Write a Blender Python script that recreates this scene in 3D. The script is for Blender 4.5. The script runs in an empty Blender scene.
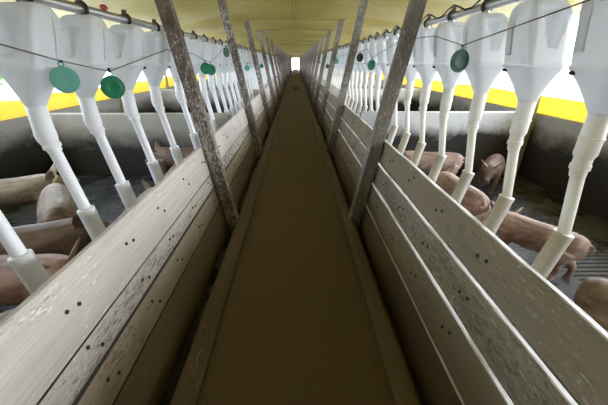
import bpy, math, random
from mathutils import Vector, Matrix, noise

random.seed(7)
scene = bpy.context.scene
COL = scene.collection
V = Vector
Y_END = 58.0
Y_BACK = -3.2
CEIL = 2.42
PEN = -0.15          # pen floor height; the aisle floor is 0
BAY = 2.61
POST0 = 2.805

# ------------------------------------------------------------------ materials
class NT:
    def __init__(self, name):
        self.m = bpy.data.materials.new(name)
        self.m.use_nodes = True
        self.t = self.m.node_tree
        self.b = self.t.nodes['Principled BSDF']
        self.out = self.t.nodes['Material Output']
        self.pos = self.t.nodes.new('ShaderNodeNewGeometry').outputs['Position']
    def n(self, kind, **kw):
        nd = self.t.nodes.new(kind)
        for k, v in kw.items():
            setattr(nd, k, v)
        return nd
    def link(self, a, b):
        self.t.links.new(a, b)
    def mapped(self, scale, src=None, rot=(0, 0, 0)):
        mp = self.n('ShaderNodeMapping')
        mp.inputs['Scale'].default_value = scale
        mp.inputs['Rotation'].default_value = rot
        self.link(src or self.pos, mp.inputs['Vector'])
        return mp.outputs['Vector']
    def noise(self, scale, s=1.0, detail=5.0, rough=0.55, src=None, rot=(0, 0, 0), dist=0.0):
        nd = self.n('ShaderNodeTexNoise')
        nd.inputs['Scale'].default_value = s
        nd.inputs['Detail'].default_value = detail
        nd.inputs['Roughness'].default_value = rough
        nd.inputs['Distortion'].default_value = dist
        self.link(self.mapped(scale, src, rot), nd.inputs['Vector'])
        return nd.outputs['Fac']
    def ramp(self, fac, stops, interp='LINEAR'):
        r = self.n('ShaderNodeValToRGB')
        r.color_ramp.interpolation = interp
        els = r.color_ramp.elements
        while len(els) < len(stops):
            els.new(0.5)
        for e, (p, c) in zip(els, stops):
            e.position = p
            e.color = (*c, 1) if hasattr(c, '__len__') else (c, c, c, 1)
        self.link(fac, r.inputs['Fac'])
        return r.outputs['Color']
    def mix(self, fac, a, b, mode='MIX'):
        m = self.n('ShaderNodeMix', data_type='RGBA', blend_type=mode)
        if hasattr(fac, 'is_output'): self.link(fac, m.inputs[0])
        else: m.inputs[0].default_value = fac
        for sock, v in ((m.inputs[6], a), (m.inputs[7], b)):
            if hasattr(v, 'is_output'): self.link(v, sock)
            else: sock.default_value = (*v, 1)
        return m.outputs[2]
    def math(self, op, a, b=0.0, clamp=False):
        m = self.n('ShaderNodeMath', operation=op, use_clamp=clamp)
        for i, v in enumerate((a, b)):
            if hasattr(v, 'is_output'): self.link(v, m.inputs[i])
            else: m.inputs[i].default_value = v
        return m.outputs[0]
    def color(self, v):
        if hasattr(v, 'is_output'): self.link(v, self.b.inputs['Base Color'])
        else: self.b.inputs['Base Color'].default_value = (*v, 1)
    def set(self, **kw):
        for k, v in kw.items():
            s = self.b.inputs[k.replace('_', ' ')]
            if hasattr(v, 'is_output'): self.link(v, s)
            else: s.default_value = v
    def bump(self, h, strength=0.4, dist=0.01):
        b = self.n('ShaderNodeBump')
        b.inputs['Strength'].default_value = strength
        b.inputs['Distance'].default_value = dist
        self.link(h, b.inputs['Height'])
        self.link(b.outputs['Normal'], self.b.inputs['Normal'])
    def translucent(self, color, fac):
        tr = self.n('ShaderNodeBsdfTranslucent')
        if hasattr(color, 'is_output'): self.link(color, tr.inputs['Color'])
        else: tr.inputs['Color'].default_value = (*color, 1)
        mx = self.n('ShaderNodeMixShader')
        mx.inputs[0].default_value = fac
        self.link(self.b.outputs['BSDF'], mx.inputs[1])
        self.link(tr.outputs['BSDF'], mx.inputs[2])
        self.link(mx.outputs[0], self.out.inputs['Surface'])

def plain(name, col, rough=0.6, metal=0.0):
    k = NT(name)
    k.color(col); k.set(Roughness=rough, Metallic=metal)
    return k.m

def plank_mat(name, paint, paint2, wood, dark, wear, chips, gate0=0.50):
    """painted board: streaks run along the board (Y); wear = 0..1 how much paint has gone"""
    k = NT(name)
    grain = k.noise((90, 1.1, 90), 1.0, 6, 0.65)
    fine = k.noise((260, 6, 260), 1.0, 4, 0.7)
    cloud = k.noise((3.2, 0.9, 3.2), 1.0, 5, 0.6)
    spots = k.noise((75, 17, 75), 1.0, 6, 0.75, dist=0.8)
    zone = k.noise((4.2, 1.0, 4.2), 1.0, 4, 0.6, rot=(0.4, 0, 0))
    pm = k.mix(k.ramp(cloud, [(0.35, 0.0), (0.65, 1.0)]), paint, paint2)
    pm = k.mix(k.math('MULTIPLY', k.ramp(grain, [(0.42, 0.0), (0.68, 1.0)]), 0.5), pm, wood)
    wd = k.mix(k.ramp(grain, [(0.35, 0.0), (0.65, 1.0)]), dark, wood)
    t = k.math('ADD', k.math('MULTIPLY', spots, 0.6), k.math('MULTIPLY', zone, 0.4))
    th = 0.40 + 0.12*wear
    col = k.mix(k.ramp(t, [(th - 0.03, 0.0), (th + 0.03, 1.0)]), wd, pm)
    flake = k.noise((60, 11, 60), 1.0, 7, 0.72, rot=(0, 0, 0.15), dist=1.5)
    gate = k.noise((5, 1.6, 5), 1.0, 4, 0.55)
    fl = k.math('MULTIPLY', k.ramp(flake, [(0.585, 0.0), (0.62, 1.0)]), k.ramp(gate, [(gate0, 0.0), (gate0 + 0.08, 1.0)]))
    col = k.mix(k.math('MULTIPLY', fl, 0.85), col, chips)
    col = k.mix(k.math('MULTIPLY', k.ramp(fine, [(0.60, 0.0), (0.75, 1.0)]), 0.35), col, dark)
    k.color(col); k.set(Roughness=0.75)
    k.bump(k.math('ADD', t, k.math('MULTIPLY', fine, 0.5)), 0.3, 0.006)
    return k.m

M = {}
M['plank_left'] = plank_mat('whitewashed_plank', (0.62, 0.57, 0.51), (0.52, 0.47, 0.41), (0.36, 0.30, 0.24), (0.12, 0.09, 0.065), 0.05, (0.85, 0.83, 0.80))
M['plank_left_worn'] = plank_mat('worn_whitewashed_plank', (0.62, 0.58, 0.52), (0.50, 0.45, 0.39), (0.33, 0.28, 0.23), (0.12, 0.09, 0.07), 0.62, (0.85, 0.84, 0.82))
M['plank_right'] = plank_mat('weathered_plank', (0.25, 0.20, 0.125), (0.19, 0.15, 0.09), (0.16, 0.125, 0.072), (0.10, 0.077, 0.045), 0.35, (0.40, 0.37, 0.28), 0.42)
M['plank_right_worn'] = plank_mat('worn_weathered_plank', (0.27, 0.23, 0.155), (0.21, 0.175, 0.115), (0.17, 0.132, 0.08), (0.095, 0.073, 0.045), 0.72, (0.46, 0.44, 0.36), 0.34)
M['plank_left_low'] = plank_mat('dingy_plank', (0.42, 0.36, 0.28), (0.32, 0.26, 0.19), (0.22, 0.17, 0.115), (0.09, 0.065, 0.045), 0.1, (0.55, 0.50, 0.42))  # browner board, with the opposite fence's shade painted into its tone
M['plank_left_base'] = plank_mat('brown_plank_a', (0.22, 0.165, 0.095), (0.165, 0.12, 0.07), (0.14, 0.10, 0.055), (0.06, 0.043, 0.027), 0.1, (0.3, 0.24, 0.16))  # brown board; light falloff low on the fence is put into its colour
M['plank_right_low'] = plank_mat('brown_plank_b', (0.23, 0.19, 0.115), (0.18, 0.145, 0.085), (0.14, 0.11, 0.065), (0.06, 0.045, 0.03), 0.15, (0.36, 0.32, 0.23))
M['plank_right_base'] = plank_mat('brown_plank_c', (0.16, 0.12, 0.07), (0.12, 0.09, 0.05), (0.10, 0.075, 0.042), (0.05, 0.035, 0.022), 0.15, (0.24, 0.2, 0.13))
k = NT('worn_pale_edge')  # skylight caught in the board gaps, painted on as pale patches
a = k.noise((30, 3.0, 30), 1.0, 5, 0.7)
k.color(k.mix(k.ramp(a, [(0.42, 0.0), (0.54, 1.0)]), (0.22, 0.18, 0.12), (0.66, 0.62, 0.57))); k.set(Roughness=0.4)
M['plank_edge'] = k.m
M['plank_edge_grimy'] = plain('grimy_edge', (0.035, 0.027, 0.02), 0.9)  # shade in the cracks, painted as a near-black edge
M['sill'] = plank_mat('sill_wood', (0.155, 0.118, 0.065), (0.12, 0.088, 0.05), (0.10, 0.073, 0.042), (0.06, 0.043, 0.025), 0.1, (0.32, 0.26, 0.17))

def post_mat(name, wood, wood2, flake, cover):
    k = NT(name)
    grain = k.noise((50, 50, 4), 1.0, 6, 0.65)
    fl = k.noise((46, 46, 20), 1.0, 8, 0.72, dist=1.0)
    big = k.noise((2, 2, 1.4), 1.0, 3, 0.5)
    base = k.mix(k.ramp(grain, [(0.3, 0.0), (0.7, 1.0)]), wood, wood2)
    f = k.math('ADD', k.math('MULTIPLY', fl, 0.75), k.math('MULTIPLY', big, 0.25))
    col = k.mix(k.ramp(f, [(cover, 0.0), (cover + 0.03, 1.0)]), base, flake)
    k.color(col); k.set(Roughness=0.85)
    k.bump(f, 0.5, 0.01)
    return k.m
M['post_left'] = post_mat('flaking_post', (0.10, 0.075, 0.06), (0.20, 0.16, 0.13), (0.50, 0.47, 0.44), 0.535)
M['post_right'] = post_mat('grey_post', (0.13, 0.115, 0.095), (0.25, 0.22, 0.185), (0.40, 0.38, 0.34), 0.54)
M['beam'] = post_mat('beam_wood', (0.20, 0.155, 0.06), (0.30, 0.24, 0.09), (0.34, 0.28, 0.13), 0.6)

k = NT('aisle_concrete')
a = k.noise((1.4, 1.4, 1.4), 1.0, 6, 0.6); b = k.noise((60, 60, 60), 1.0, 4, 0.7)
c = k.mix(a, (0.125, 0.086, 0.037), (0.16, 0.113, 0.052))
c = k.mix(k.math('MULTIPLY', k.ramp(b, [(0.35, 1.0), (0.5, 0.0)]), 0.35), c, (0.065, 0.045, 0.02))
k.color(c); k.set(Roughness=0.92); k.bump(b, 0.3, 0.004)
M['aisle'] = k.m

k = NT('wet_pen_floor')
a = k.noise((2.2, 2.2, 2.2), 1.0, 6, 0.65); b = k.noise((30, 30, 30), 1.0, 5, 0.7)
c = k.mix(k.ramp(a, [(0.35, 0.0), (0.65, 1.0)]), (0.032, 0.033, 0.037), (0.085, 0.087, 0.094))
k.color(c); k.set(Roughness=k.ramp(a, [(0.35, 0.16), (0.65, 0.42)]))
k.bump(b, 0.8, 0.02)
M['pen_floor'] = k.m
M['slat'] = k.m

def wall_mat(name, clean, clean2, dirt, base, spread):
    k = NT(name)
    sep = k.n('ShaderNodeSeparateXYZ'); k.link(k.pos, sep.inputs[0])
    n1 = k.noise((1.1, 1.1, 2.0), 1.0, 6, 0.62); n2 = k.noise((7, 7, 4), 1.0, 6, 0.7)
    hgt = k.math('ADD', sep.outputs['Z'], k.math('MULTIPLY', k.math('SUBTRACT', n1, 0.5), 0.55))
    hgt = k.math('ADD', hgt, k.math('MULTIPLY', k.math('SUBTRACT', n2, 0.5), 0.25))
    c = k.mix(n2, clean, clean2)
    mud = k.ramp(k.math('DIVIDE', k.math('SUBTRACT', hgt, base), spread, True), [(0.0, 1.0), (1.0, 0.0)])
    c = k.mix(mud, c, dirt)
    k.color(c); k.set(Roughness=0.85); k.bump(n2, 0.3, 0.01)
    return k.m
# pigs smear dung over the lower part of the pen walls
M['divider'] = wall_mat('limewashed_wall_with_smears', (0.66, 0.67, 0.70), (0.50, 0.50, 0.50), (0.028, 0.025, 0.022), 0.40, 0.22)
M['divider_left'] = wall_mat('grey_wall_with_smears', (0.44, 0.42, 0.38), (0.30, 0.28, 0.24), (0.028, 0.025, 0.022), 0.30, 0.30)
M['outer_wall'] = wall_mat('grey_outer_wall', (0.50, 0.49, 0.47), (0.34, 0.32, 0.29), (0.030, 0.027, 0.024), 0.42, 0.26)

k = NT('yellow_tarp_ceiling')
a = k.noise((0.8, 0.5, 1), 1.0, 6, 0.6); b = k.noise((1.5, 14, 1), 1.0, 5, 0.6)
c = k.mix(k.ramp(a, [(0.35, 0.0), (0.65, 1.0)]), (0.33, 0.255, 0.03), (0.44, 0.355, 0.06))
c = k.mix(k.math('MULTIPLY', k.ramp(b, [(0.4, 1.0), (0.55, 0.0)]), 0.35), c, (0.30, 0.24, 0.05))
k.color(c); k.set(Roughness=0.6); k.translucent((0.85, 0.62, 0.08), 0.03); k.bump(b, 0.4, 0.03)
M['ceiling'] = k.m

k = NT('yellow_curtain_tarp')
a = k.noise((2, 2, 12), 1.0, 5, 0.6)
c = k.mix(a, (0.80, 0.64, 0.14), (0.88, 0.74, 0.24))
k.color(c); k.set(Roughness=0.5); k.translucent((0.86, 0.70, 0.17), 0.45)
M['curtain'] = k.m

def plastic(name, col, col2, fac, tr):
    k = NT(name)
    a = k.noise((6, 6, 3), 1.0, 4, 0.6)
    c = k.mix(k.ramp(a, [(0.4, 0.0), (0.7, 1.0)]), col, col2)
    k.color(c); k.set(Roughness=0.38); k.translucent(tr, fac)
    return k.m
M['hopper'] = plastic('hopper_plastic', (0.86, 0.88, 0.91), (0.80, 0.82, 0.84), 0.34, (0.88, 0.90, 0.92))
M['pipe_left'] = plastic('white_pipe_plastic', (0.90, 0.91, 0.93), (0.87, 0.88, 0.90), 0.18, (0.88, 0.90, 0.94))
M['pipe_right'] = plastic('cream_pipe_plastic', (0.88, 0.87, 0.82), (0.83, 0.81, 0.73), 0.22, (0.88, 0.88, 0.82))
M['galv'] = plain('galvanised_steel', (0.62, 0.63, 0.66), 0.32, 0.9)
M['dark_metal'] = plain('dark_rusty_metal', (0.07, 0.055, 0.05), 0.55, 0.4)
M['black'] = plain('black_plastic', (0.015, 0.015, 0.015), 0.5)
M['bolt'] = plain('rusty_bolt', (0.035, 0.025, 0.02), 0.6, 0.3)
M['cord'] = plain('grey_cord', (0.16, 0.14, 0.12), 0.9)
M['red'] = plain('red_plastic', (0.40, 0.03, 0.05), 0.5)
M['teal'] = plain('teal_plastic', (0.16, 0.46, 0.39), 0.45)
M['green'] = plain('green_plastic', (0.015, 0.22, 0.11), 0.45)
M['deep_green'] = plain('deep_green_plastic', (0.02, 0.085, 0.055), 0.5)
M['dark_disc'] = plain('dirty_dark_plastic', (0.035, 0.045, 0.035), 0.6)
M['eye'] = plain('pig_eye', (0.01, 0.008, 0.006), 0.15)
M['leaf'] = plain('leaf', (0.10, 0.22, 0.05), 0.6)
M['bark'] = plain('bark', (0.10, 0.08, 0.06), 0.9)

k = NT('outdoor_ground')
a = k.noise((0.5, 0.5, 0.5), 1.0, 5, 0.6)
k.color(k.mix(a, (0.72, 0.70, 0.64), (0.80, 0.78, 0.74))); k.set(Roughness=0.95)
M['ground'] = k.m
k = NT('dry_mud')
a = k.noise((20, 20, 20), 1.0, 5, 0.7)
k.color(k.mix(a, (0.05, 0.03, 0.015), (0.10, 0.065, 0.03))); k.set(Roughness=0.95); k.bump(a, 0.8, 0.03)
M['mud'] = k.m

def pig_mat(name, skin, skin2, dirt, amount):
    k = NT(name)
    tc = k.n('ShaderNodeTexCoord').outputs['Object']
    a = k.noise((4, 4, 4), 1.0, 5, 0.6, src=tc); b = k.noise((2.6, 3.2, 5), 1.0, 6, 0.65, src=tc, dist=0.5)
    f = k.noise((90, 90, 90), 1.0, 3, 0.6, src=tc)
    c = k.mix(a, skin, skin2)
    c = k.mix(k.math('MULTIPLY', k.ramp(b, [(amount, 1.0), (amount + 0.16, 0.0)]), 0.8), c, dirt)
    k.color(c); k.set(Roughness=0.55); k.bump(f, 0.15, 0.004)
    return k.m
M['pig_pink'] = pig_mat('pink_pig_skin', (0.56, 0.42, 0.37), (0.48, 0.34, 0.29), (0.17, 0.10, 0.075), 0.42)
M['pig_tan'] = pig_mat('tan_pig_skin', (0.47, 0.39, 0.31), (0.38, 0.30, 0.23), (0.14, 0.09, 0.06), 0.45)
M['pig_brown'] = pig_mat('muddy_pig_skin', (0.36, 0.25, 0.20), (0.28, 0.19, 0.145), (0.11, 0.065, 0.045), 0.5)
M['pig_red'] = pig_mat('reddish_pig_skin', (0.42, 0.26, 0.20), (0.33, 0.19, 0.145), (0.14, 0.06, 0.04), 0.42)

# ------------------------------------------------------------------ geometry helpers
class MB:
    def __init__(self):
        self.v = []; self.f = []
    def box(self, x0, x1, y0, y1, z0, z1):
        b = len(self.v)
        self.v += [V((x, y, z)) for z in (z0, z1) for y in (y0, y1) for x in (x0, x1)]
        self.f += [tuple(b + i for i in q) for q in ((0, 2, 3, 1), (4, 5, 7, 6), (0, 1, 5, 4), (2, 6, 7, 3), (0, 4, 6, 2), (1, 3, 7, 5))]
        return self
    def loft(self, rings, cap=True):
        b = len(self.v); n = len(rings[0])
        for r in rings: self.v += [V(p) for p in r]
        for i in range(len(rings) - 1):
            for j in range(n):
                j2 = (j + 1) % n
                self.f.append((b + i*n + j, b + i*n + j2, b + (i+1)*n + j2, b + (i+1)*n + j))
        if cap:
            self.f.append(tuple(b + j for j in reversed(range(n))))
            self.f.append(tuple(b + (len(rings)-1)*n + j for j in range(n)))
        return self
    def tube(self, pts, rad, n=14, cap=True, flat=1.0):
        pts = [V(p) for p in pts]
        if not hasattr(rad, '__len__'): rad = [rad] * len(pts)
        rings = []; up = None
        for i, p in enumerate(pts):
            d = (pts[min(i+1, len(pts)-1)] - pts[max(i-1, 0)])
            if d.length < 1e-9: d = pts[-1] - pts[0]
            d.normalize()
            if up is None:
                up = V((0, 0, 1)) if abs(d.z) < 0.9 else V((0, 1, 0))
            s = d.cross(up).normalized(); up = s.cross(d).normalized()
            rings.append([p + (s*math.cos(t)*rad[i] + up*math.sin(t)*rad[i]*flat) for t in (2*math.pi*j/n for j in range(n))])
        return self.loft(rings, cap)
    def torus(self, c, axis, R, r, n=20, m=8):
        axis = V(axis).normalized(); a = axis.orthogonal().normalized(); bb = axis.cross(a)
        b = len(self.v)
        for i in range(n):
            t = 2*math.pi*i/n; d = a*math.cos(t) + bb*math.sin(t)
            for j in range(m):
                u = 2*math.pi*j/m
                self.v.append(V(c) + d*(R + r*math.cos(u)) + axis*(r*math.sin(u)))
        for i in range(n):
            for j in range(m):
                i2 = (i+1) % n; j2 = (j+1) % m
                self.f.append((b+i*m+j, b+i2*m+j, b+i2*m+j2, b+i*m+j2))
        return self
    def ball(self, c, r, n=12, m=8, sc=(1, 1, 1)):
        rings = []
        for i in range(1, m):
            t = math.pi*i/m
            rings.append([V(c) + V((r*math.sin(t)*math.cos(2*math.pi*j/n)*sc[0], r*math.sin(t)*math.sin(2*math.pi*j/n)*sc[1], -r*math.cos(t)*sc[2])) for j in range(n)])
        return self.loft(rings)
    def mesh(self, name, smooth=True, angle=40):
        me = bpy.data.meshes.new(name)
        me.from_pydata([tuple(p) for p in self.v], [], self.f)
        me.update()
        import bmesh
        bm = bmesh.new(); bm.from_mesh(me)
        bmesh.ops.recalc_face_normals(bm, faces=bm.faces)
        bm.to_mesh(me); bm.free()
        if smooth:
            me.shade_smooth()
            me.set_sharp_from_angle(angle=math.radians(angle))
        return me
    def join(self, other, off=(0, 0, 0)):
        b = len(self.v)
        self.v += [p + V(off) for p in other.v]
        self.f += [tuple(b + i for i in q) for q in other.f]
        return self

def put(name, me, mat=None, parent=None, loc=None, bevel=0):
    if isinstance(me, MB): me = me.mesh(name)
    if mat is not None and not me.materials:
        me.materials.append(M[mat] if isinstance(mat, str) else mat)
    o = bpy.data.objects.new(name, me)
    COL.objects.link(o)
    if parent: o.parent = parent
    if loc is not None: o.location = loc
    if bevel:
        md = o.modifiers.new('bevel', 'BEVEL'); md.width = bevel; md.segments = 2; md.limit_method = 'ANGLE'
    return o

def tag(o, label=None, cat=None, group=None, kind=None):
    if label: o['label'] = label
    if cat: o['category'] = cat
    if group: o['group'] = group
    if kind: o['kind'] = kind
    return o

def thing(name, loc, label, cat, group=None):
    o = bpy.data.objects.new(name, None); COL.objects.link(o)
    o.location = loc; o.empty_display_size = 0.1
    return tag(o, label, cat, group)

def struct(name, mb, mat, **kw):
    return tag(put(name, mb, mat, **kw), kind='structure')

ORD = ['first', 'second', 'third', 'fourth', 'fifth', 'sixth', 'seventh', 'eighth', 'ninth', 'tenth']
SIDE = {-1: 'left', 1: 'right'}

# ------------------------------------------------------------------ setting
XW = {-1: 3.74, 1: 3.54}
struct('floor', MB().box(-0.604, 0.604, Y_BACK, Y_END + 0.2, -0.4, 0.0), 'aisle')
for s in (-1, 1):
    g = MB()
    xa, xb = sorted((s*0.605, s*2.35))
    g.box(xa, xb, Y_BACK, Y_END, PEN - 0.2, PEN)
    xa, xb = sorted((s*2.35, s*(XW[s] + 0.02)))
    g.box(xa, xb, Y_BACK, Y_END, PEN - 0.25, PEN - 0.12)
    y = Y_BACK
    while y < 9.2:                      # slats over the dung channel
        g.box(xa, xb, y, y + 0.042, PEN - 0.1, PEN)
        y += 0.058
    g.box(xa, xb, y, Y_END, PEN - 0.1, PEN)
    struct('floor_' + SIDE[s], g, 'pen_floor')
    w = MB(); xa, xb = sorted((s*XW[s], s*(XW[s] + 0.15)))
    w.box(xa, xb, Y_BACK, Y_END, PEN - 0.25, 0.80)
    struct('wall_' + SIDE[s], w, 'outer_wall')

# ceiling: sagging tarp, flat over the aisle, sloping to the eaves
cm = MB()
xs = [-4.05, -3.8, -3.5, -3.1, -2.6, -2.1, -1.6, -1.2, -0.9, -0.6, -0.3, 0, 0.3, 0.6, 0.9, 1.2, 1.6, 2.1, 2.6, 3.1, 3.5, 3.8, 4.05]
ny = int((Y_END - Y_BACK)/0.29) + 1
def ceil_z(x, y):
    ax = abs(x)
    base = CEIL if ax < 1.2 else CEIL - (ax - 1.2)*0.13
    ph = ((y - POST0) / BAY) % 1.0
    sag = 0.05*math.sin(math.pi*ph) * (1 if ax > 0.1 else 0.7)
    return base - sag + 0.035*noise.noise(V((x*1.1, y*0.9, 3.1)))*(1 if ax > 1.0 else 0.5) + 0.03
for j in range(ny):
    y = Y_BACK + (Y_END - Y_BACK)*j/(ny - 1)
    for x in xs:
        cm.v.append(V((x, y, ceil_z(x, y))))
n = len(xs)
for j in range(ny - 1):
    for i in range(n - 1):
        cm.f.append((j*n+i, j*n+i+1, (j+1)*n+i+1, (j+1)*n+i))
ce = struct('ceiling', cm, 'ceiling')
sd = ce.modifiers.new('thick', 'SOLIDIFY'); sd.thickness = 0.012; sd.offset = 1

# end walls
ew = MB()
ew.box(-4.4, -0.6, Y_END, Y_END + 0.15, -0.4, 2.6)
ew.box(0.6, 4.4, Y_END, Y_END + 0.15, -0.4, 2.6)
ew.box(-0.6, 0.6, Y_END, Y_END + 0.15, 1.95, 2.6)
struct('wall_far', ew, 'beam')
struct('wall_near', MB().box(-4.4, 4.4, Y_BACK - 0.15, Y_BACK, -0.4, 2.6), 'divider_left')
struct('ground', MB().box(-70, 70, -60, 160, -0.75, -0.45), 'ground')

# pen dividers
FEED_Y = {-1: [1.10, 1.55, 1.945, 2.43, 2.925] + [1.21 + 0.465*i for i in range(5, 123)], 1: [1.32, 1.77] + [1.29 + 0.475*i for i in range(2, 120)]}
DIVS = {}
for s in (-1, 1):
    mids = [(a + b)/2 - 0.06 for a, b in zip(FEED_Y[s], FEED_Y[s][1:])]
    DIVS[s] = [min(mids, key=lambda q: abs(q - t)) for t in (4.72 + 4.33*i for i in range(13))]
for s in (-1, 1):
    for i, y in enumerate(DIVS[s]):
        if y > Y_END - 1: break
        xa, xb = sorted((s*0.98, s*(XW[s] - 0.002)))
        nm = put('pen_divider', MB().box(xa, xb, y, y + 0.12, PEN, 0.80), 'divider' if s > 0 else 'divider_left', bevel=0.012)
        if s > 0: look = 'limewashed concrete pen wall with dung smears'
        else: look = 'grey stained concrete pen wall'
        if i < 4:
            lab = f'{look}, {ORD[i]} one crossing the pens {SIDE[s]} of the aisle'
        else:
            lab = f'{look}, far down the pens {SIDE[s]} of the aisle'
        tag(nm, lab, 'wall', f'pen walls on the {SIDE[s]} side')

# yellow curtains bunched on the outer walls
for s in (-1, 1):
    c = MB(); rings = []
    ny = 300
    for j in range(ny):
        y = Y_BACK + 0.05 + (Y_END - Y_BACK - 0.1)*j/(ny - 1)
        top = (2.02 if y < {-1: -0.3, 1: -1.2}[s] else 1.045) + 0.07*noise.noise(V((y*0.55, s*3.3, 0))) + 0.03*noise.noise(V((y*2.1, s, 4)))  # tall stretch behind the camera is unseen, added to dim the near planks
        x = s*(XW[s] + 0.075)
        w = 0.035 + 0.012*noise.noise(V((y*1.7, 5, s)))
        prof = [(-w, 0.802), (-w*1.25, 0.86), (-w*0.8, 0.92 if top < 1.5 else 1.2), (-w*1.3, 0.98 if top < 1.5 else 1.6), (-w*0.9, top - 0.03), (-w*0.25, top), (w*0.4, top - 0.01), (w, top - 0.05), (w*0.8, 0.95 if top < 1.5 else 1.5), (w*1.2, 0.87), (w, 0.802)]
        rings.append([V((x + s*p, y, z)) for p, z in prof])
    c.loft(rings)
    o = put('side_curtain', c, 'curtain')
    tag(o, f'yellow tarpaulin curtain lowered and bunched on the {SIDE[s]} outer wall', 'curtain', 'lowered side curtains')

# posts on the outer walls carrying the eaves
for s, ys in ((1, [4.62, 7.2, 8.75]), (-1, [1.9, 6.7, 9.3])):
    allys = ys + [11.6 + 2.6*i for i in range(17)]
    for i, y in enumerate(allys):
        x0 = s*(XW[s] - 0.13)
        near_div = [d + 0.06 for d in DIVS[s] if abs(y - d - 0.06) < 0.17]
        if near_div: y = near_div[0]
        zt = min(ceil_z(x0 - s*0.05, y), ceil_z(x0 + s*0.05, y), ceil_z(x0, y + .05), ceil_z(x0, y - .05)) - 0.012
        w = 0.045 if (s == 1 and i == 0) else 0.028
        o = put('eave_post', MB().box(x0 - w, x0 + w, y - w, y + w, 0.801 if near_div else PEN, zt), 'beam', bevel=0.004)
        lab = (f'brown wooden eave post at the {SIDE[s]} outer wall, {ORD[i]} from the camera' if i < 4 else
               f'brown wooden eave post far down the {SIDE[s]} outer wall')
        tag(o, lab, 'post', f'eave posts on the {SIDE[s]}')

# ------------------------------------------------------------------ plank fences and leaning posts
SLOPE = {-1: 0.18, 1: 0.17}
PS = {-1: 0.20, 1: 0.182}
FACE = {-1: 0.722, 1: 0.682}            # inner plank face at aisle floor level
ROWS = {-1: [(-0.148, 0.183), (0.190, 0.366), (0.381, 0.508), (0.513, 0.788)],
         1: [(-0.148, 0.160), (0.173, 0.396), (0.418, 0.605), (0.630, 0.830)]}
BACK = {-1: [0.012, 0.009, 0.006, 0.0], 1: [0.0, 0.0, 0.0, 0.0]}       # how far each board sits back
POSTS = [POST0 + BAY*i for i in range(22) if POST0 + BAY*i < Y_END - 0.3]
JOIN = [Y_BACK + 0.02, POSTS[0] - BAY] + [POSTS[i] + 0.05 for i in range(1, len(POSTS), 2)] + [Y_END - 0.02]

def plank(s, z0, z1, y0, y1, seed, back=0.0):
    m = MB(); L = y1 - y0; n = max(2, int(L/0.12)) if y0 < 11 else 4
    rings = []
    nn = V((-s, 0, SLOPE[s])).normalized()
    for i in range(n + 1):
        y = y0 + L*i/n
        e0 = (0.0035 if s < 0 or z0 < 0 else 0.011)*noise.noise(V((y*1.7, seed, 0))) + 0.002*noise.noise(V((y*9, seed, 2)))
        e1 = 0.0035*noise.noise(V((y*2.1, seed, 7))) + 0.002*noise.noise(V((y*8, seed, 9)))
        a, b = z0 + e0, z1 + e1
        wv = 0.002*noise.noise(V((y*1.2, seed, 5)))
        p0 = V((s*(FACE[s] + SLOPE[s]*a), y, a)) - nn*(0.002 - wv*0.5 if wv < 0 else 0.002)
        p1 = V((s*(FACE[s] + SLOPE[s]*b), y, b)) - nn*0.002
        p0 -= nn*back; p1 -= nn*back
        t = (p1 - p0).normalized(); bv = 0.004; th = 0.03
        rings.append([p0 + t*bv, p1 - t*bv, p1 - nn*bv, p1 - nn*(th - bv), p1 - nn*th - t*bv, p0 - nn*th + t*bv, p0 - nn*(th - bv), p0 - nn*bv])
    m.loft(rings)
    return m

bolt_me = MB().tube([(0, 0, -0.004), (0, 0, 0.003), (0, 0, 0.005)], [0.0085, 0.0085, 0.005], 10).mesh('bolt_head')
bolt_me.materials.append(M['bolt'])

for s in (-1, 1):
    lab = ('long fence of whitewashed peeling planks lining the left of the aisle' if s < 0 else
           'long fence of weathered speckled planks with light gaps lining the right of the aisle')
    f = thing('plank_fence', (s*0.75, 0, 0), lab, 'fence')
    inv = Matrix.Translation((-s*0.75, 0, 0))
    for r, (z0, z1) in enumerate(ROWS[s]):
        for i in range(len(JOIN) - 1):
            me = plank(s, z0, z1, JOIN[i] + 0.002, JOIN[i+1] - 0.002, s*10 + r*3.7 + i*0.9, BACK[s][r])
            for p in me.v: p.x -= s*0.75
            pk = put('plank', me, ('plank_left' if s < 0 else 'plank_right') + ['_base', '_low', '_worn', ''][r], f)
            if s < 0 or r > 0:            # upper edges: painted skylight on the right, painted crack shade on the left
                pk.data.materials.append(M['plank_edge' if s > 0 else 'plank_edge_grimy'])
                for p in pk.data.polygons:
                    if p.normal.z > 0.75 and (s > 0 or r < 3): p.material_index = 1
            if r == 0: continue
            nn = V((-s, 0, SLOPE[s])).normalized()
            q = V((0, 0, 1)).rotation_difference(nn)
            for yk in FEED_Y[s]:
                if yk > 6.0 or not (JOIN[i] < yk < JOIN[i+1]): continue
                for d in (-0.03, 0.03):
                    h = (z0 + z1)/2 + random.uniform(-0.02, 0.02) + (0.02 if d < 0 else -0.01)
                    b = put('bolt_head', bolt_me, None, pk)
                    b.location = V((s*(FACE[s] + SLOPE[s]*h) - s*0.75, yk - 0.2 + d, h)) - nn*BACK[s][r]
                    b.rotation_mode = 'QUATERNION'; b.rotation_quaternion = q
    sl = MB(); rings = []
    for i in range(201):
        y = Y_BACK + 0.02 + (Y_END - Y_BACK - 0.04)*i/200
        a = s*(0.477 + 0.004*noise.noise(V((y*0.8, s, 1)))); b = s*(0.594 if s < 0 else 0.58)
        rings.append([(a, y, 0.001), (a, y, 0.024), (a + s*0.005, y, 0.028), (b - s*0.004, y, 0.028), (b, y, 0.024), (b, y, 0.001)])
    sl.loft(rings)
    o = put('sill_board', sl, 'sill')
    tag(o, f'low brown sill board on the floor along the {SIDE[s]} edge of the aisle', 'board', 'aisle sill boards')

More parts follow.
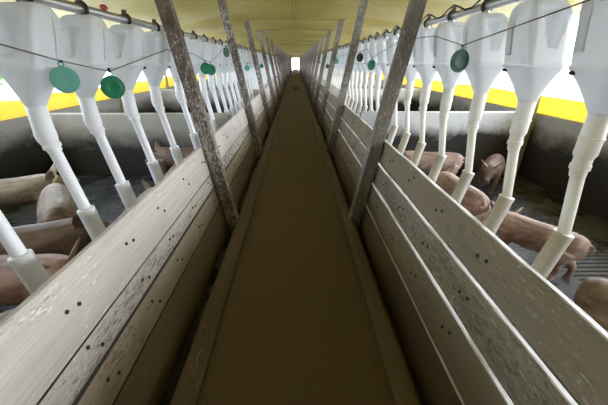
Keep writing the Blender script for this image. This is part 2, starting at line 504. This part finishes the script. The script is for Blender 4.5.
IN0 = {-1: 0.588, 1: 0.548}; WID = {-1: 0.114, 1: 0.116}
for s in (-1, 1):
    for i, y in enumerate(POSTS):
        m = MB(); rings = []
        zt = CEIL - 0.085
        hs = [PEN + 0.001 + (zt - PEN)*t/14 for t in range(15)]
        for h in hs:
            jx = 0.004*noise.noise(V((h*2, i*3.1, s)))
            a = s*(IN0[s] + PS[s]*h + jx); b = s*(IN0[s] + PS[s]*h + WID[s])
            y0, y1 = y, y + 0.095
            bv = 0.006
            rings.append([(a + s*bv, y0, h), (b - s*bv, y0, h), (b, y0 + bv, h), (b, y1 - bv, h), (b - s*bv, y1, h), (a + s*bv, y1, h), (a, y1 - bv, h), (a, y0 + bv, h)])
        m.loft(rings)
        o = put('leaning_post', m, 'post_left' if s < 0 else 'post_right')
        look = 'brown wooden post with flaking white paint' if s < 0 else 'grey weathered wooden post'
        if i < 7:
            lab = f'{look} {SIDE[s]} of the aisle, {ORD[i]} from the camera'
        else:
            lab = f'distant {look.split(" with")[0]} far down the {SIDE[s]} of the aisle'
        tag(o, lab, 'post', f'leaning posts on the {SIDE[s]} of the aisle')

# tie beams from post to post
for i, y in enumerate(POSTS):
    x = IN0[-1] + 0.18*CEIL + 0.15
    o = put('tie_beam', MB().box(-x, x - 0.03, y + 0.01, y + 0.075, CEIL - 0.084, CEIL - 0.055), 'beam', bevel=0.004)
    tag(o, (f'thin wooden tie beam under the ceiling joining the {ORD[i]} pair of leaning posts' if i < 7 else
            'thin wooden tie beam under the ceiling in the far distance'), 'beam', 'tie beams under the ceiling')
tr = MB()
tr.tube([(-0.03, Y_BACK + 0.1 + (Y_END - Y_BACK - .2)*j/60, CEIL - 0.012) for j in range(61)], 0.012, 6)
struct('trim_1', tr, 'beam')

# ------------------------------------------------------------------ feeders
def rrect(cx, cy, hx, hy, r, z, n=6):
    pts = []
    for qx, qy, a0 in ((1, 1, 0), (-1, 1, 90), (-1, -1, 180), (1, -1, 270)):
        for k in range(n + 1):
            a = math.radians(a0 + 90*k/n)
            pts.append(V((cx + qx*(hx - r) + r*math.cos(a), cy + qy*(hy - r) + r*math.sin(a), z)))
    return pts

def dense(pts, m=6):
    out = []
    for i, p in enumerate(pts):
        q = pts[(i+1) % len(pts)]
        out.append(p)
        if (q - p).length > 0.03:
            for k in range(1, m): out.append(p.lerp(q, k/m))
    return out

def hopper_mb(s, recess=True):
    """s = -1: left row. Local origin under the funnel axis at aisle floor level; aisle direction is -s along X."""
    fun = 1.300 if s < 0 else 1.295
    tap = 1.47 if s < 0 else 1.475
    body = 0.155 if s < 0 else 0.195
    i = -s
    g = 0.88 if s < 0 else 0.9
    HX, HY = 0.118*g, 0.122*g
    spec = [(fun, 0.038, 0.038, 0.037), (fun + 0.006, 0.042, 0.042, 0.04), (fun + (tap - fun)*0.3, 0.058, 0.060, 0.045), (fun + (tap - fun)*0.65, 0.079, 0.082, 0.045),
            (tap - 0.012, HX - 0.005, HY - 0.005, 0.04), (tap - 0.004, HX, HY, 0.04), (tap + 0.006, HX, HY, 0.04), (tap + 0.012, HX - 0.005, HY - 0.005, 0.04)]
    for k in range(1, 15): spec.append((tap + 0.012 + body*k/14, HX - 0.005, HY - 0.005 - 0.004*k/14, 0.035))
    # arched shoulders
    for a in (12, 24, 36, 48, 60, 72, 84, 89):
        t = math.radians(a)
        spec.append((tap + 0.012 + body + 0.088*math.sin(t), HX - 0.005 - 0.04*(1 - math.cos(t)), 0.024 + (HY - 0.033)*math.cos(t), 0.024))
    rings = []
    for z, hx, hy, r in spec:
        ring = dense(rrect(0, 0, hx, hy, min(r, hx*0.99, hy*0.99), z), 8)
        rings.append(ring)
    n0 = min(len(r) for r in rings)
    # constant count: resample by angle fraction
    N = 112
    out = []
    for ring in rings:
        ds = [0]
        for q in range(len(ring)): ds.append(ds[-1] + (ring[(q+1) % len(ring)] - ring[q]).length)
        # start each ring at the point of angle 0
        res = []
        for q in range(N):
            d = ds[-1]*q/N; w = 0
            while ds[w+1] < d: w += 1
            t = (d - ds[w])/max(1e-9, ds[w+1] - ds[w])
            res.append(ring[w].lerp(ring[(w+1) % len(ring)], t))
        out.append(res)
    # grip recess pressed into both narrow ends: a rounded triangle
    for ring in out:
        for p in ring:
            if abs(p.y) > 0.05 and recess:
                zc = (p.z - (tap + body - 0.025)); xc = p.x*i + 0.012
                w = 0.056*(1 - max(-1, min(1, -zc/0.10)))*0.5 + 0.016
                d = max(0.0, 1 - (abs(xc)/w)**6) if abs(xc) < w else 0.0
                e = max(0.0, 1 - (abs(zc)/0.085)**8) if abs(zc) < 0.085 else 0.0
                p.y -= math.copysign(0.055, p.y)*d*e
    return MB().loft(out)

LEAN = {-1: 0.22, 1: 0.16}
LX = {-1: -1.17, 1: 1.20}
def lean(mb, s, k=None):
    for p in mb.v: p.x += -s*LEAN[s]*max(0.0, p.z - 1.30)
    return mb

def feeder_parts(s):
    """list of (part name, MB, material) in local coordinates"""
    i = -s
    pm = 'pipe_left' if s < 0 else 'pipe_right'
    parts = []
    parts.append(('hopper', lean(hopper_mb(s), s), 'hopper'))
    # cover strip on the aisle face
    q = 1.03 if s < 0 else 1.05
    st = MB(); rings = []
    for z, x, w in ((1.50, 0.095*q, 0.024), (1.505, 0.103*q, 0.026), (1.61, 0.103*q, 0.026), (1.64, 0.102*q, 0.03), (1.67, 0.097*q, 0.026), (1.695, 0.082*q, 0.022)):
        rings.append([V((i*(x - 0.014), 0.05 - w, z)), V((i*x, 0.05 - w + 0.004, z)), V((i*x, 0.05 + w - 0.004, z)), V((i*(x - 0.014), 0.05 + w, z))])
    st.loft(rings)
    if s > 0:
        for p in st.v: p.z += 0.03
    parts.append(('cover_strip', lean(st, s), 'hopper'))
    parts.append(('adjuster_knob', lean(MB().tube([(i*0.07, 0.062, 1.455), (i*0.103*q, 0.062, 1.455), (i*0.108*q, 0.062, 1.455)], [0.009, 0.009, 0.006], 10), s), 'black'))
    # collar
    if s < 0:
        c = MB().tube([(0, 0, 1.31), (0, 0, 1.304), (0, 0, 1.25), (0, 0, 1.249), (0, 0, 1.243), (0, 0, 1.242), (0, 0, 1.19)], [0.039, 0.043, 0.043, 0.047, 0.047, 0.044, 0.046], 20)
        parts.append(('collar', c, pm))
        e = MB().tube([(0, 0, 1.20), (0, 0, 1.17), (0.004*i, 0, 1.145), (0.012*i, 0, 1.118), (0.013*i, 0, 1.116), (0.017*i, 0, 1.098), (0.018*i, 0, 1.096), (0.022*i, 0, 1.078)],
                      [0.044, 0.048, 0.046, 0.038, 0.042, 0.042, 0.034, 0.033], 20)
        parts.append(('elbow', e, pm))
        a, b = V((0.016*i, 0, 1.10)), V((0.135*i, 0, 0.50))
        parts.append(('drop_pipe', MB().tube([a, b], 0.029, 18), pm))
        p, q = a.lerp(b, 0.57), a.lerp(b, 1.0)
        d = (q - p).normalized()
        sl = MB().tube([p, p + d*0.001, p + d*0.004, q, q + d*0.001, q - d*0.15], [0.028, 0.041, 0.0445, 0.0445, 0.040, 0.039], 20, cap=True)
        parts.append(('pipe_sleeve', sl, pm))
    else:
        c = MB().tube([(0, 0, 1.305), (0, 0, 1.30), (0, 0, 1.205), (0, 0, 1.203), (0, 0, 1.195), (0, 0, 1.193), (0, 0, 1.13), (0, 0, 1.126), (0.001, 0, 1.11)], [0.038, 0.042, 0.043, 0.046, 0.046, 0.043, 0.043, 0.041, 0.034], 20)
        parts.append(('collar', c, pm))
        e = MB().tube([(0, 0, 1.12), (0, 0, 1.085), (0, 0, 1.083), (0, 0, 1.062), (0, 0, 1.06), (0.003, 0, 1.03)], [0.035, 0.035, 0.039, 0.039, 0.033, 0.031], 20)
        parts.append(('reducer', e, pm))
        a, b = V((0.002, 0, 1.06)), V((0.05, 0, 0.72))
        parts.append(('drop_pipe', MB().tube([a, a.lerp(b, .5), b, V((0.046, 0, 0.66))], [0.027, 0.027, 0.0265, 0.0265], 18), pm))
        p, q = V((0.052, 0, 0.735)), V((-0.02, 0, 0.40))
        d = (q - p).normalized()
        sl = MB().tube([p, p + d*0.002, p + d*0.022, p + d*0.025, q, q + d*0.001, q - d*0.15], [0.028, 0.043, 0.043, 0.041, 0.041, 0.037, 0.036], 20)
        parts.append(('pipe_sleeve', sl, pm))
    # drop outlet and clamp around the feed line (line axis at x = 0, z = 1.795)
    zc = LINE_Z[s]
    lx = LX[s] - FX[s]; zt = 1.68 if s < 0 else 1.72
    parts.append(('drop_outlet', MB().tube([(-s*LEAN[s]*(zt - 1.3), 0.03, zt), (lx, 0.03, zc - 0.026)], [0.026, 0.022], 12), 'galv'))
    parts.append(('clamp', MB().torus((lx, 0.03, zc), (0, 1, 0), 0.034, 0.009, 20, 8).box(lx - 0.012, lx + 0.012, 0.02, 0.04, zc + 0.035, zc + 0.06), 'dark_metal'))
    return parts

LINE_Z = {-1: 1.757, 1: 1.812}
FX = {-1: -1.25, 1: 1.265}
for s in (-1, 1):
    parts = feeder_parts(s)
    meshes = [(n, mb.mesh(n), mat) for n, mb, mat in parts]
    for n, me, mat in meshes: me.materials.append(M[mat])
    # one mesh for the far ones
    whole = MB(); mats = []; idx = []
    for n, mb, mat in parts:
        if mat not in mats: mats.append(mat)
        whole.join(mb); idx += [mats.index(mat)]*len(mb.f)
    far = whole.mesh('drop_feeder')
    for m_ in mats: far.materials.append(M[m_])
    far.polygons.foreach_set('material_index', idx)
    per_bay = {}
    for y in FEED_Y[s]:
        if y > Y_END - 0.4: break
        bay = int((y - POST0)/BAY + 1) if y > POST0 else 0
        k = per_bay.get(bay, 0); per_bay[bay] = k + 1
        if bay == 0:
            lab = f'white drop feeder in the {SIDE[s]} row, {ORD[k]} one before the nearest leaning post'
        elif bay < 5:
            lab = f'white drop feeder in the {SIDE[s]} row, {ORD[k]} one past the {ORD[bay-1]} leaning post'
        else:
            lab = f'distant white drop feeder merging with others far down the {SIDE[s]} row'
        g = f'drop feeders of the {SIDE[s]} row'
        dz = random.uniform(-0.006, 0.006) if bay else 0
        if bay < 3:
            t = thing('drop_feeder', (FX[s], y, dz), lab, 'feeder', g)
            for n, me, mat in meshes:
                o = put(n, me, None, t)
        else:
            o = put('drop_feeder', far, None, None, (FX[s], y, dz))
            tag(o, lab, 'feeder', g)
    # feed line above the hoppers
    L = MB().tube([(LX[s], Y_BACK + 0.05 + (Y_END - Y_BACK - 0.1)*j/80, LINE_Z[s]) for j in range(81)], 0.025, 16)
    o = put('feed_pipe', L, 'galv')
    tag(o, f'galvanised feed pipe running above the {SIDE[s]} row of white hoppers', 'pipe', 'feed pipes above the hoppers')

# red clip on the left feed line
rc = MB().tube([(-1.16, 2.17, 1.795), (-1.16, 2.195, 1.795), (-1.16, 2.22, 1.795)], [0.012, 0.018, 0.012], 10)
rc.box(-1.17, -1.15, 2.185, 2.205, 1.781, 1.79)
o = put('clip', rc, 'red'); tag(o, 'small red clip on the feed pipe above the left hoppers', 'clip')

# sagging dark cable beside the right feed line
pts = []
yy = 0.6
while yy < 40:
    ph = ((yy - 1.27)/0.475) % 1.0
    pts.append((1.17, yy, 1.875 - 0.06*math.sin(math.pi*ph)**2)); yy += 0.0475*2
o = put('cable', MB().tube(pts, 0.006, 6), 'dark_metal'); tag(o, 'dark cable looping along the feed pipe above the right hoppers', 'cable')

# ------------------------------------------------------------------ pull cords and discs
DISCS = {-1: [(1.525, 1.421, 'teal', 32, 'pale teal round disc on the left cord below the nearest whole hopper'),
              (1.905, 1.362, 'green', 26, 'bright green round disc on the left cord between the two nearest hoppers'),
              (3.97, 1.42, 'green', 12, 'green round disc behind the nearest left post, first of an overlapping pair'),
              (4.20, 1.40, 'green', -10, 'green round disc behind the nearest left post, second of an overlapping pair'),
              (5.25, 1.62, 'deep_green', 60, 'dark green disc seen edgeways just before the second left post'),
              (7.36, 1.36, 'teal', 5, 'pale teal disc hanging beyond the second left post'),
              (10.5, 1.36, 'green', 0, 'small green disc far down the left cord')],
         1: [(2.19, 1.50, 'deep_green', 14, 'dark green round disc on the right cord in front of the nearest post'),
             (4.70, 1.45, 'green', 25, 'bright green disc beyond the nearest right post'),
             (5.62, 1.55, 'dark_disc', 30, 'blackish disc just past the second right post'),
             (8.8, 1.50, 'green', 20, 'green disc near the third right post'),
             (11.2, 1.34, 'dark_disc', 10, 'small blackish disc far down the right cord'),
             (15.5, 1.46, 'deep_green', 0, 'tiny dark green disc farthest down the right cord')]}
for s in (-1, 1):
    cx = s*1.055
    first = {-1: (0.70, 1.56), 1: (0.80, 1.74)}[s]
    pts = [(first[0], first[1])]
    ys = [d[0] for d in DISCS[s]]
    for (y, z, mt, ry, lab) in DISCS[s]:
        R = {'teal': 0.058, 'green': 0.063}.get(mt, 0.068) if s < 0 else 0.068
        t = thing('hanging_disc', (cx, y, z), lab, 'disc', f'discs on the {SIDE[s]} cord')
        d = MB()
        prof = [(0.001, -0.007), (R*0.35, -0.007), (R*0.38, -0.0085), (R*0.75, -0.0085), (R*0.78, -0.007), (R - 0.004, -0.007), (R, -0.003), (R, 0.003), (R - 0.004, 0.007), (R*0.5, 0.008), (0.001, 0.008)]
        rings = [[V((r*math.cos(2*math.pi*j/32), q, r*math.sin(2*math.pi*j/32))) for j in range(32)] for r, q in prof]
        d.loft(rings)
        a = put('disc_plate', d, mt, t)
        lp = put('hanger_loop', MB().torus((0, 0, R + 0.008), (0, 1, 0), 0.010, 0.0035, 16, 6), mt, t)
        for q in (a, lp): q.rotation_euler[2] = math.radians(ry)
        kn = put('knot', MB().ball((-s*0.004, 0, R + 0.020), 0.007, 8, 6), 'black', t)
    # the cord: held at hoppers, pulled down to each disc
    sup = {-1: [(1.24, 1.555), (2.83, 1.585), (3.5, 1.57), (4.6, 1.56), (6.3, 1.6), (9.0, 1.58), (12.5, 1.58)],
           1: [(1.27, 1.705), (2.66, 1.672), (3.5, 1.69), (5.1, 1.66), (7.2, 1.62), (10, 1.62), (13.5, 1.6)]}[s]
    allp = [first] + sup + [(y, z + ({'teal': 0.058, 'green': 0.063}.get(mt, 0.068) if s < 0 else 0.068) + 0.022) for y, z, mt, *_ in DISCS[s]] + [(20, 1.6), (30, 1.6)]
    allp.sort()
    o = put('pull_cord', MB().tube([(cx, y, z) for y, z in allp], 0.0032, 6), 'cord')
    tag(o, f'thin grey cord strung along the fronts of the {SIDE[s]} hoppers', 'cord', 'cords along the hoppers')
o = put('cord_knob', MB().ball((1.057, 1.262, 1.703), 0.013, 10, 8), 'black')
tag(o, 'small black knob tying the right cord to the nearest hopper', 'knob')

# ------------------------------------------------------------------ pigs
def ell(c, u, w, a, b, n=16):
    return [c + u*(a*math.cos(2*math.pi*j/n)) + w*(b*math.sin(2*math.pi*j/n)) for j in range(n)]

def pig_mesh(name, head_pitch=-20, head_yaw=0, bend=0, ears='up', legs=True, stride=0.0, tail=True):
    """Pig about 1 m long and 0.55 m high, facing +X, feet at z = 0. Returns (mesh, eye positions)."""
    m = MB()
    ring = [(-0.475, 0.405, 0.035, 0.045), (-0.455, 0.405, 0.085, 0.10), (-0.40, 0.395, 0.125, 0.135), (-0.30, 0.388, 0.148, 0.150), (-0.16, 0.375, 0.157, 0.158),
            (0.0, 0.368, 0.162, 0.160), (0.12, 0.375, 0.155, 0.158), (0.21, 0.388, 0.142, 0.150), (0.28, 0.398, 0.125, 0.135), (0.34, 0.402, 0.10, 0.115)]
    yb = lambda x: bend*(x + 0.1)**2
    rings = [ell(V((x, yb(x), z)), V((0, 1, 0)), V((0, 0, 1)), w, h) for x, z, w, h in ring]
    m.loft(rings)
    # head
    hb = V((0.29, yb(0.29), 0.415))
    R = Matrix.Rotation(math.radians(head_yaw), 3, 'Z') @ Matrix.Rotation(math.radians(-head_pitch), 3, 'Y')
    fx, fy, fz = R @ V((1, 0, 0)), R @ V((0, 1, 0)), R @ V((0, 0, 1))
    hr = [(-0.04, 0, 0.09, 0.105), (0.03, 0.005, 0.10, 0.112), (0.09, 0.0, 0.092, 0.10), (0.14, -0.012, 0.074, 0.078), (0.185, -0.025, 0.053, 0.058), (0.225, -0.032, 0.044, 0.048),
          (0.25, -0.034, 0.042, 0.045), (0.256, -0.034, 0.047, 0.05), (0.268, -0.034, 0.046, 0.048), (0.272, -0.034, 0.03, 0.03)]
    m.loft([ell(hb + fx*x + fz*z, fy, fz, w, h) for x, z, w, h in hr])
    m.tube([hb + fx*0.04 - fz*0.075, hb + fx*0.13 - fz*0.078, hb + fx*0.20 - fz*0.075], [0.06, 0.048, 0.03], 12)   # jaw
    for sd in (-1, 1):
        base = hb + fx*0.02 + fz*0.085 + fy*sd*0.068
        if ears == 'up':
            tip = base + fz*0.13 + fy*sd*0.085 + fx*0.01
        else:
            tip = base + fz*0.05 + fy*sd*0.075 + fx*0.10
        d = (tip - base).normalized(); wv = (fy*sd*0.55 - fx).normalized(); wv = (wv - d*wv.dot(d)).normalized(); th = d.cross(wv)
        m.loft([ell(base - d*0.03, wv, th, 0.045, 0.018, 12), ell(base + d*0.02, wv, th, 0.052, 0.013, 12), ell(base.lerp(tip, .5) , wv, th, 0.048, 0.010, 12),
                ell(base.lerp(tip, .8), wv, th, 0.028, 0.009, 12), ell(tip, wv, th, 0.008, 0.008, 12)])
    if legs:
        for sd in (-1, 1):
            st = stride*sd
            m.tube([(-0.33, sd*0.075 + yb(-.33), 0.37), (-0.315 + st*.3, sd*0.09, 0.27), (-0.31 + st*.6, sd*0.092, 0.20), (-0.365 + st*.8, sd*0.09, 0.135), (-0.355 + st, sd*0.09, 0.06), (-0.345 + st, sd*0.09, 0.02), (-0.345 + st, sd*0.09, 0.0)],
                   [0.10, 0.092, 0.066, 0.036, 0.030, 0.034, 0.034], 14)
            m.tube([(0.20, sd*0.075 + yb(.2), 0.36), (0.205 - st*.3, sd*0.085, 0.25), (0.21 - st*.6, sd*0.088, 0.16), (0.20 - st, sd*0.088, 0.06), (0.21 - st, sd*0.088, 0.02), (0.21 - st, sd*0.088, 0.0)],
                   [0.085, 0.065, 0.044, 0.031, 0.034, 0.034], 14)
    # curly tail
    if tail: m.tube([(-0.46, yb(-.46), 0.47), (-0.495, yb(-.46) + 0.005, 0.465), (-0.515, yb(-.46) + 0.02, 0.44), (-0.505, yb(-.46) + 0.03, 0.41), (-0.485, yb(-.46) + 0.02, 0.40)], [0.018, 0.014, 0.012, 0.011, 0.009], 8)
    me = m.mesh(name + '_raw', smooth=False)
    tmp = bpy.data.objects.new('tmp', me); COL.objects.link(tmp)
    r = tmp.modifiers.new('r', 'REMESH'); r.mode = 'VOXEL'; r.voxel_size = 0.0105; r.use_smooth_shade = True
    sm = tmp.modifiers.new('s', 'SMOOTH'); sm.factor = 0.5; sm.iterations = 5
    dg = bpy.context.evaluated_depsgraph_get()
    res = bpy.data.meshes.new_from_object(tmp.evaluated_get(dg))
    bpy.data.objects.remove(tmp); bpy.data.meshes.remove(me)
    res.name = name
    res.shade_smooth()
    eyes = [hb + fx*0.115 + fz*0.030 + fy*sd*0.076 for sd in (-1, 1)]
    return res, eyes

eye_me = MB().ball((0, 0, 0), 0.011, 10, 8).mesh('eye'); eye_me.materials.append(M['eye'])
def pig(x, y, head_deg, mat, label, scale=1.0, **kw):
    me, eyes = pig_mesh('pig', **kw)
    me.materials.clear(); me.materials.append(M[mat])
    o = put('pig', me, None)
    o.location = (x, y, PEN + 0.001); o.rotation_euler = (0, 0, math.radians(head_deg)); o.scale = (scale,)*3
    tag(o, label, 'pig', 'pigs in the pens')
    for e in eyes:
        put('eye', eye_me, None, o, e)
    return o

# right pen
pig(2.02, 2.31, 125, 'pig_pink', 'pink pig standing side-on in the right pen, behind the two nearest drop pipes', 0.80, head_pitch=-40, head_yaw=-70, stride=0.05)
pig(1.73, 3.08, 94, 'pig_pink', 'pink pig with pale back walking away in the middle of the right pen', 0.95, head_pitch=-15, stride=0.04)
pig(1.85, 4.20, 170, 'pig_pink', 'pink pig beside the limewashed wall in the right pen, behind the other pigs', 0.95, head_pitch=-30)
pig(2.72, 4.10, -128, 'pig_brown', 'muddy pig facing us in the dark far corner of the right pen', 0.82, head_pitch=-25)
pig(1.39, 2.58, -87, 'pig_pink', 'pale pig close along the fence of the right pen, ear showing above the planks', 0.95, head_pitch=-25)
pig(2.00, 1.13, -48, 'pig_tan', 'pig with rounded rump nearest to us in the right pen, at the bottom corner', 0.98, head_pitch=-20, tail=False)
# left pen
pig(-3.00, 3.10, 26, 'pig_tan', 'tan pig standing side-on with long pale back at the rear of the left pen', 0.98, head_pitch=-15, stride=0.06)
pig(-2.27, 2.68, 126, 'pig_tan', 'tan pig turning its round rump to us in the middle of the left pen', 1.0, head_pitch=-45, head_yaw=-55, tail=False)
pig(-1.95, 2.04, 22, 'pig_brown', 'long pig crossing the left pen with reddish head and ears over the planks', 1.0, head_pitch=5)
pig(-1.79, 1.61, 2, 'pig_red', 'brown pig with two pricked ears turned to us beside the nearest left drop pipe', 1.0, head_pitch=2, head_yaw=-50)
pig(-1.43, 0.84, -84, 'pig_tan', 'pale-backed pig against the left fence, partly behind the nearest left drop pipe', 0.92, head_pitch=-10, tail=False)
pig(-1.72, 4.44, 178, 'pig_brown', 'brown pig standing along the grey wall at the back of the left pen', 0.95, head_pitch=-20)
pig(-1.46, 3.72, 96, 'pig_tan', 'tan pig with pale back close along the left fence before the nearest post', 0.90, head_pitch=-20)
pig(-1.50, 2.80, 92, 'pig_tan', 'tan pig whose back just shows above the left fence between drop pipes', 0.82, head_pitch=-15)

# ------------------------------------------------------------------ far doorway, dirt, trees
o = put('threshold_board', MB().box(-0.45, 0.45, Y_END - 0.6, Y_END - 0.55, 0.001, 0.22), 'dark_metal', bevel=0.01)
tag(o, 'low dark board across the aisle at the bright far doorway', 'board')
mm = MB(); rings = []
for i in range(7):
    t = i/6*math.pi/2
    rings.append([V((0.03 + 0.16*math.cos(t)*math.cos(a)*(1 + 0.25*noise.noise(V((math.cos(a)*2, math.sin(a)*2, 1)))) + 0.001, 19.5 + 0.25*math.cos(t)*math.sin(a), 0.001 + 0.13*math.sin(t))) for a in (2*math.pi*j/18 for j in range(18))])
mm.loft(rings)
o = put('dirt_pile', mm, 'mud'); tag(o, 'small dark pile of dirt in the middle of the aisle floor', 'dirt')

def tree(x, y, h, r, label, seed):
    rnd = random.Random(seed)
    t = thing('tree', (x, y, -0.45), label, 'tree', 'trees outside')
    tk = MB().tube([(0, 0, 0), (0.05, 0, h*0.4), (0, 0.05, h*0.75)], [0.12, 0.10, 0.05], 10)
    for k in range(5):
        a = k*1.3; tk.tube([(0.02, 0, h*(0.3 + 0.08*k)), (math.cos(a)*r*0.6, math.sin(a)*r*0.6, h*(0.5 + 0.07*k))], [0.05, 0.02], 6)
    put('trunk', tk, 'bark', t)
    lf = MB()
    for k in range(2600):
        d = V((rnd.gauss(0, 1), rnd.gauss(0, 1), rnd.gauss(0, 1))).normalized() * (rnd.random()**0.4)
        c = V((d.x*r, d.y*r, h*0.62 + d.z*h*0.38))
        a = V((rnd.gauss(0, 1), rnd.gauss(0, 1), rnd.gauss(0, 1))).normalized(); b = a.orthogonal().normalized()
        s_ = 0.10
        n_ = len(lf.v)
        lf.v += [c - a*s_, c + b*s_*0.45, c + a*s_, c - b*s_*0.45]; lf.f.append((n_, n_+1, n_+2, n_+3))
    me = lf.mesh('foliage', smooth=False)
    put('foliage', me, 'leaf', t)
tree(-8.9, 9.2, 4.2, 1.0, 'leafy green tree outside beyond the left curtain', 3)

# ------------------------------------------------------------------ camera, light
cd = bpy.data.cameras.new('camera'); cam = bpy.data.objects.new('camera', cd); COL.objects.link(cam)
FPX = 310.0
cd.sensor_width = 36; cd.sensor_fit = 'HORIZONTAL'; cd.lens = FPX/608*36
cam.location = (0, 0, 1.5)
cam.rotation_euler = (math.radians(90) - math.atan(141.5/FPX), 0, 0)
cd.shift_x = 8.4/608
cd.clip_end = 500; cd.clip_start = 0.02
scene.camera = cam

w = bpy.data.worlds.new('sky'); scene.world = w; w.use_nodes = True
nt = w.node_tree; bg = nt.nodes['Background']
tc = nt.nodes.new('ShaderNodeTexCoord'); sp = nt.nodes.new('ShaderNodeSeparateXYZ')
nt.links.new(tc.outputs['Generated'], sp.inputs[0])
mr = nt.nodes.new('ShaderNodeMapRange')
mr.inputs['From Min'].default_value = -1; mr.inputs['From Max'].default_value = 1
mr.inputs['To Min'].default_value = 0; mr.inputs['To Max'].default_value = 1
nt.links.new(sp.outputs['X'], mr.inputs['Value'])
cr = nt.nodes.new('ShaderNodeValToRGB')          # overcast sky, brighter towards the hidden sun on the right
cr.color_ramp.elements[0].color = (0.42, 0.52, 0.66, 1); cr.color_ramp.elements[1].color = (1.18, 1.28, 1.45, 1)
nt.links.new(mr.outputs[0], cr.inputs[0]); nt.links.new(cr.outputs[0], bg.inputs['Color'])
bg.inputs['Strength'].default_value = 7.0

vs = scene.view_settings
vs.view_transform = 'Standard'; vs.look = 'None'; vs.gamma = 1.0; vs.use_curve_mapping = False
vs.exposure = 0.75
scene.cycles.max_bounces = 10; scene.cycles.diffuse_bounces = 6; scene.cycles.transmission_bounces = 6
scene.cycles.use_denoising = True
scene.cycles.sample_clamp_indirect = 6
